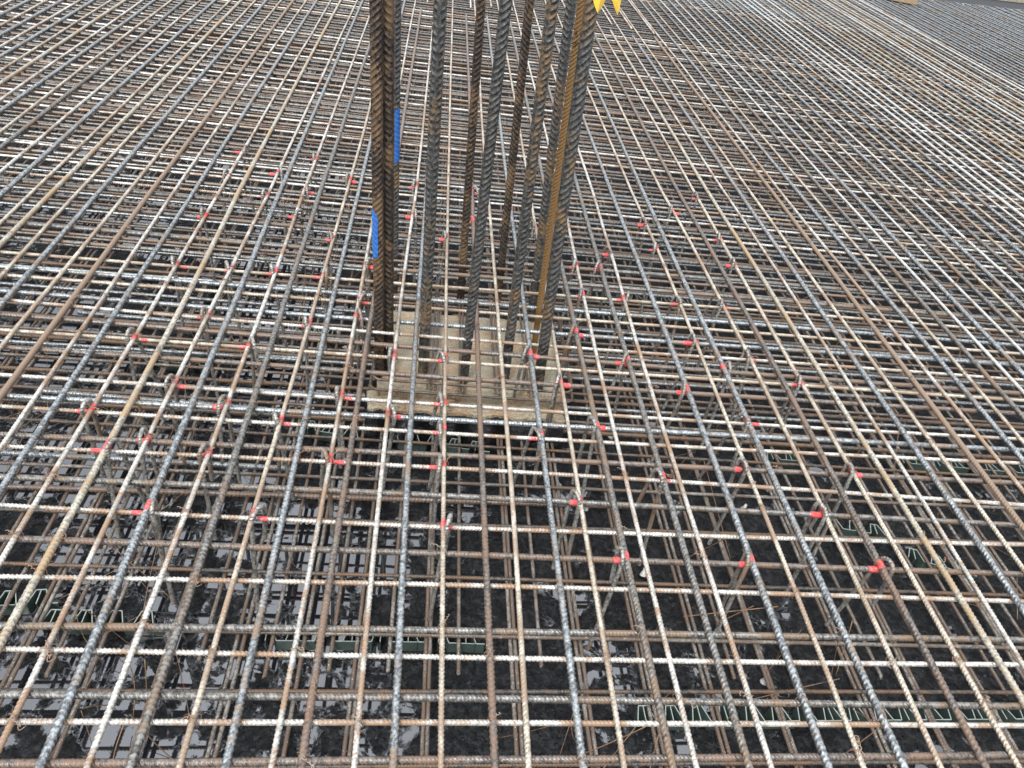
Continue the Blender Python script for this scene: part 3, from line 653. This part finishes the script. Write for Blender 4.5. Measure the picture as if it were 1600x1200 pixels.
LINKS = [(136,633),(165,722),(225,672),(315,705),(243,790),(345,630),(428,650),(503,710),(403,807),(615,647),(687,622),(687,665),(687,720),(703,815),(517,618),
 (833,675),(921,655),(897,775),(1022,740),(967,860),(1163,870),(1060,605),(868,600),(1165,655),(1160,730),(1243,600),(1325,738),(1275,802),(1372,875),
 (322,333),(278,408),(360,413),(212,520),(325,492),(395,535),(275,590),(416,310),(465,340),(430,425),(510,375),(510,425),(572,410),(568,465),(480,500),(645,337),(693,373),
 (608,552),(692,560),(820,550),(895,522),(970,560),(1055,475),(1125,480),(907,460),(978,463),(950,400),(928,420),(1025,390),(1005,348),(1048,330),(1085,305),(1121,372),
 (1083,528),(1168,555),(1140,575),(436,267),(494,247),(480,295),(545,278),(650,290),(352,280),(383,237),(900,417),(560,500),(1140,410),(742,300),(740,350),(797,330),(834,360)]
red_L, red_T = {}, {}
pos_words = []
lk = []
for (px, py) in LINKS:
    X, Y = up(px, py, -.005)
    li = min(range(len(LONG)), key=lambda i: abs(float(LONG[i]['fx'](np.array([Y]))[0])-X))
    ti = min(range(len(TR)), key=lambda i: abs(float(TR[i]['fy'](np.array([X]))[0])-Y))
    if any(a[0] == li and a[1] == ti for a in lk): continue
    Yx = float(TR[ti]['fy'](np.array([X]))[0]); Xx = float(LONG[li]['fx'](np.array([Yx]))[0])
    lk.append((li, ti, Xx, Yx, 1 if X > Xx else -1, px, py))
CMX = .17
lk.sort(key=lambda a: (a[1], a[0]))
for q, (li, ti, Xx, Yx, side, px, py) in enumerate(lk):
    o = link('shear_link', LM[q % 7]); d = LONG[li]['d']
    o.location = (Xx+side*(d/2+.0075), Yx, .0)
    o.rotation_euler = (random.uniform(-.10, .10), random.uniform(-.06, .06), math.pi*random.randint(0, 1)+random.uniform(-.5, .5)*1.0)
    k = li-CI
    tag(o, 'ribbed link hooked over the %s crosswise bar, at %s' % (ordn(ti-1), ('column-middle bar' if k == 0 else '%s bar %s of middle' % (ordn(abs(k)), 'left' if k < 0 else 'right'))), 'shear link', 'shear links hooked over the red-marked crossings')
    for bar, isl in ((LONG[li], True), (TR[ti], False)):
        if bar.get('obj') is None: continue
        hw = random.uniform(.010, .022)
        sh = random.uniform(-.004, .012) if isl else side*random.uniform(.012, .03)*random.choice([1, 1, -1])
        s = np.linspace(-hw, hw, 9)
        if isl:
            yy = Yx+s+sh; P = np.stack([bar['fx'](yy), yy, np.full_like(yy, bar['z'])], 1)
        else:
            xx = Xx+s+sh; P = np.stack([xx, bar['fy'](xx), np.full_like(xx, bar['z'])], 1)
        n = 12; R = bar['d']*.535+.0007+rng.normal(0, .00025, (9, n)); R[0] -= .0010; R[-1] -= .0010
        jit = rng.normal(0, .0022, n)
        V, Fq = tube_arrays(P, R, n, off=jit)
        Fq = Fq[:(8*n)]
        link('red_paint_mark', mesh_from('red_paint_mark', V, Fq, MAT['red']), bar['obj'])

# ------------------------------------------------------------------ tie wires
def wire_knot(seed):
    r = np.random.default_rng(seed); parts = []
    for sgn in (-1, 1):
        an = np.linspace(math.radians(-30), math.radians(215), 18)
        R = .0125
        P = np.stack([np.cos(an)*R*.75+sgn*.0015, sgn*np.cos(an)*R*.75+.001*np.sin(3*an), -.006+np.sin(an)*R*1.35], 1)
        P += r.normal(0, .0005, P.shape); parts.append(tube_arrays(P, .00085, 6))
    t = np.linspace(0, 1, 26); aa = t*r.uniform(14, 22); x0, y0 = r.uniform(-.008, .008, 2); dx, dy = r.uniform(-.022, .022, 2)
    P = np.stack([x0+dx*t+.002*np.cos(aa), y0+dy*t+.002*np.sin(aa), .011+.004*t+.004*np.sin(t*3)], 1); parts.append(tube_arrays(P, .0009, 6))
    if seed % 2:
        an = np.linspace(0, 5.6, 18); P = np.stack([x0+dx+.006*np.cos(an), y0+dy+.006*np.sin(an), .014+.003*np.sin(an*2)], 1); parts.append(tube_arrays(P, .0008, 6))
    V, Fq = join_arrays(parts); return mesh_from('wire_tie', V, Fq, MAT['wire'])
KM = [wire_knot(k) for k in range(6)]
used = set((a[0], a[1]) for a in lk); nk = 0
ties = [(a[0], a[1]) for a in lk if random.random() < .75]
cand = [(i, j) for i in range(len(LONG)) for j in range(2, len(TR)) if (i, j) not in used and TR[j]['c'] < 6.2 and -3.2 < LONG[i]['c'] < 5.2]
cand = [c for c in cand if x_left(TR[c[1]]['c'])+.15 < LONG[c[0]]['c'] < x_right(TR[c[1]]['c'])-.2]
random.shuffle(cand)
near_c = [c for c in cand if TR[c[1]]['c'] < 2.6][:110]; far_c = [c for c in cand if TR[c[1]]['c'] >= 2.6][:110]
for (li, ti) in ties+near_c+far_c:
    Yx = TR[ti]['c']; 
    for _ in range(2): Xx = float(LONG[li]['fx'](np.array([Yx]))[0]); Yx = float(TR[ti]['fy'](np.array([Xx]))[0])
    o = link('wire_tie', KM[nk % 6]); nk += 1
    o.location = (Xx, Yx, -.002); o.rotation_euler = (0, 0, random.uniform(-.3, .3)+math.pi/2*random.randint(0, 3)); s = random.uniform(1.0, 1.35); o.scale = (s, s, 1)
    k = li-CI
    tag(o, 'wire tie where the %s crosswise bar meets %s' % (ordn(ti-1), ('column-middle bar' if k == 0 else '%s bar %s of middle' % (ordn(abs(k)), 'left' if k < 0 else 'right'))), 'wire tie', 'twisted wire ties at the crossings')
# rusty loose wires hanging between the mats
WS = [(180,870),(262,870),(230,900),(120,1000),(150,1090),(115,1140),(230,1130),(262,990),(215,1050),(300,700),(320,640),(330,770),(290,560),(345,530),(360,480),(375,560),
 (1010,640),(1000,560),(1030,600),(1045,690),(990,470),(1020,520),(1080,720),(1100,760),(1050,480),(1135,870),(1190,960),(1230,1010),(1310,1010),(1290,1100),(1335,1140),
 (1370,690),(1400,700),(1420,750),(1470,830),(1520,960),(1560,920),(1470,650),(880,1160),(990,1150),(850,1140),(1025,1150),(600,430),(430,500),(450,560),(130,640),(60,680),(75,560),(140,520),
 (190,440),(240,380),(100,400),(560,560),(1230,480),(1255,500),(1270,470),(1205,470),(1320,520),(1500,520),(1540,500),(940,580),(960,640),(1150,620),(480,450),(460,400)]
nw = 0
for (px, py) in WS:
    for rep in range(2):
        X, Y = up(px+random.uniform(-14, 14), py+random.uniform(-14, 14), -.15)
        a = np.array([X+random.uniform(-.03, .03), Y+random.uniform(-.03, .03), random.uniform(-.10, -.03)])
        L = random.uniform(.25, .36) if rep else random.uniform(.12, .2); az = random.uniform(0, 6.28); el = random.uniform(.5, 1.35)
        dv = np.array([math.cos(az)*math.cos(el), math.sin(az)*math.cos(el), -math.sin(el)])
        t = np.linspace(0, 1, 10)[:, None]; P = a+dv*L*t+np.array([.012, .01, 0])*np.sin(t*random.uniform(1, 4))*random.uniform(-1, 1)
        P[:, 2] = np.maximum(P[:, 2], GZ+.006)
        V, Fq = tube_arrays(P, random.uniform(.0008, .0014), 6)
        o = link('loose_wire', mesh_from('loose_wire', V, Fq, MAT['rwire'])); nw += 1
        ti = min(range(len(TR)), key=lambda i: abs(TR[i]['c']-Y)); li = min(range(len(LONG)), key=lambda i: abs(LONG[i]['c']-X)); k = li-CI
        tag(o, '%s rusty wire hanging near the %s crosswise bar, %s' % ('longer' if rep else 'shorter', ordn(max(1, ti-1)), 'by the column-middle bar' if k == 0 else '%s bar %s of middle' % (ordn(abs(k)), 'left' if k < 0 else 'right')), 'loose wire', 'rusty wire ends hanging in the mat')

# ------------------------------------------------------------------ plastic spacer strips on the sheet
def spacer(p0, p1, lab, mat_top='strip_top'):
    zt = GZ+.055
    a = np.array(up(*p0, zt)); b = np.array(up(*p1, zt)); Lh = np.linalg.norm(b-a); ux = (b-a)/Lh; uy = np.array([-ux[1], ux[0]])
    root = bpy.data.objects.new('spacer_strip', None); C.objects.link(root); root.location = (a[0], a[1], GZ)
    root.rotation_euler = (0, 0, math.atan2(ux[1], ux[0]))
    walls, rims = [], []
    per = .085; n = max(1, int(Lh/per)); W = .05
    def wall(q0, q1, th=.0022, z1=.052):
        q0 = np.array(q0); q1 = np.array(q1); dd = q1-q0; l = np.linalg.norm(dd); nn = np.array([-dd[1], dd[0]])/l*th/2
        for (lst, za, zb, e) in ((walls, .004, z1, 1.0), (rims, z1, z1+.002, 1.25)):
            c = [q0-nn*e, q1-nn*e, q1+nn*e, q0+nn*e]
            V = np.array([(*p, za) for p in c]+[(*p, zb) for p in c])
            lst.append((V, np.array([(0,3,2,1),(4,5,6,7),(0,1,5,4),(1,2,6,5),(2,3,7,6),(3,0,4,7)])))
    for k in range(n):
        x = k*per
        pts = [(x, 0), (x+.012, W), (x+.040, W), (x+.058, 0), (x+per-.0003, 0)]
        for i in range(4): wall(pts[i], pts[i+1])
        wall((x+.026, .0), (x+.026, W-.002)); wall((x+.0, -.0), (x+.055, -.0), .0015) if k % 2 else None
    V, Fq = join_arrays(walls); link('walls', mesh_from('walls', V, Fq, MAT['strip'], smooth=False), root)
    V, Fq = join_arrays(rims); link('rim', mesh_from('rim', V, Fq, MAT[mat_top], smooth=False), root)
    tag(root, lab, 'spacer strip', 'grey-green plastic spacer strips')
for p0, p1, lab in [
 ((997,1128),(1700,1122),'pale-rimmed zigzag plastic spacer strip on the sheet, low right near the bottom edge'),
 ((-60,948),(118,940),'grey-green spacer strip at the left edge above the pooled water'),
 ((62,975),(292,978),'spacer strip with comb end, left side, just right of the left-edge strip'),
 ((400,1000),(700,1003),'spacer strip crossing the pooled water low left of centre'),
 ((672,1003),(792,1007),'short spacer strip end in the low middle beside paired bars'),
 ((470,668),(600,690),'spacer strip left of the mortar pad, in front of it'),
 ((600,685),(770,706),'spacer strip just in front of the mortar pad'),
 ((1200,716),(1285,722),'short spacer strip in the right part, level with the hooked links'),
 ((1405,722),(1640,742),'spacer strip at the right edge, farther of three there'),
 ((1295,822),(1420,842),'spacer strip in the right part, between the middle and lower ones'),
 ((1420,870),(1545,905),'spacer strip at lower right, nearest of the three near the edge'),
 ((940,462),(1120,478),'far spacer strip right of the column bars'),
 ((1075,572),(1220,588),'small spacer strip right of centre beyond the right links'),
 ((480,520),(560,528),'short dark spacer strip left of the column bars'),
 ((225,560),(330,572),'spacer strip on the left among the dark thick bars')]:
    spacer(p0, p1, lab)

# small white plastic cones on the sheet
def cone_mesh():
    n = 12; V = []
    for z, r in ((0, .012), (.004, .012), (.02, .006), (.03, .0055)):
        for k in range(n): V.append((r*math.cos(k*2*math.pi/n), r*math.sin(k*2*math.pi/n), z))
    Fq = [(i*n+k, i*n+(k+1) % n, (i+1)*n+(k+1) % n, (i+1)*n+k) for i in range(3) for k in range(n)]
    Fq += [(3*n, 3*n+2*k+1, 3*n+2*k+2, 3*n+2*k+3) for k in range(0, 5)]
    return mesh_from('plastic_cone', np.array(V), np.array(Fq), MAT['cap'])
cm = cone_mesh()
for i, (px, py, wd) in enumerate([(955,680,'nearest the column on the right'),(916,792,'below the hooked link right of the column'),(1195,1062,'among the bars low right'),(874,755,'between the two'),(1006,895,'beside the red-marked link lower right'),(1163,792,'farther right')]):
    X, Y = up(px, py, GZ+.02); o = link('plastic_cone', cm); o.location = (X, Y, GZ+.004); o.rotation_euler = (random.uniform(-.5, .5), 0, random.uniform(0, 6))
    tag(o, 'tiny white plastic cone on the black sheet, %s' % wd, 'plastic cone', 'white plastic cones')

# ------------------------------------------------------------------ far edge at the top right: upstand, timber, block
def strip_box(pA, pB, off0, off1, z0, z1, name, mat, ext=8):
    a = np.array(pA); b = np.array(pB); u = (b-a)/np.linalg.norm(b-a); nrm = np.array([u[1], -u[0]])
    if nrm[1] < 0: nrm = -nrm
    a = a-u*ext; b = b+u*ext
    c = [a+nrm*off0, b+nrm*off0, b+nrm*off1, a+nrm*off1]
    V = np.array([(*p, z0) for p in c]+[(*p, z1) for p in c])
    return link(name, mesh_from(name, V, np.array([(0,3,2,1),(4,5,6,7),(0,1,5,4),(1,2,6,5),(2,3,7,6),(3,0,4,7)]), MAT[mat], smooth=False))
pA, pB = EA, EB
tag(strip_box(pA, pB, 0.0, .75, GZ-.02, -.03, 'edge_upstand', 'upstand'), 'black upstand strip at the far top right edge of the mat', 'upstand', )
tag(strip_box(pA, pB, .753, 1.9, GZ-.02, .02, 'formwork_board', 'timber'), 'pale timber board beyond the black strip at the far top right', 'timber board')
bxp = up(1412, 2, .03)
V, Fq = join_arrays([box_arrays(-.22, .22, -.10, .10, .0, .07), box_arrays(-.20, .20, -.085, .085, .0705, .10)])
o = link('timber_block', mesh_from('timber_block', V, Fq, MAT['block'], smooth=False)); o.location = (bxp[0], bxp[1]+.12, .012); o.rotation_euler = (0, 0, -.25)
tag(o, 'brown timber block lying on the far bars at the top edge, right side', 'timber block')
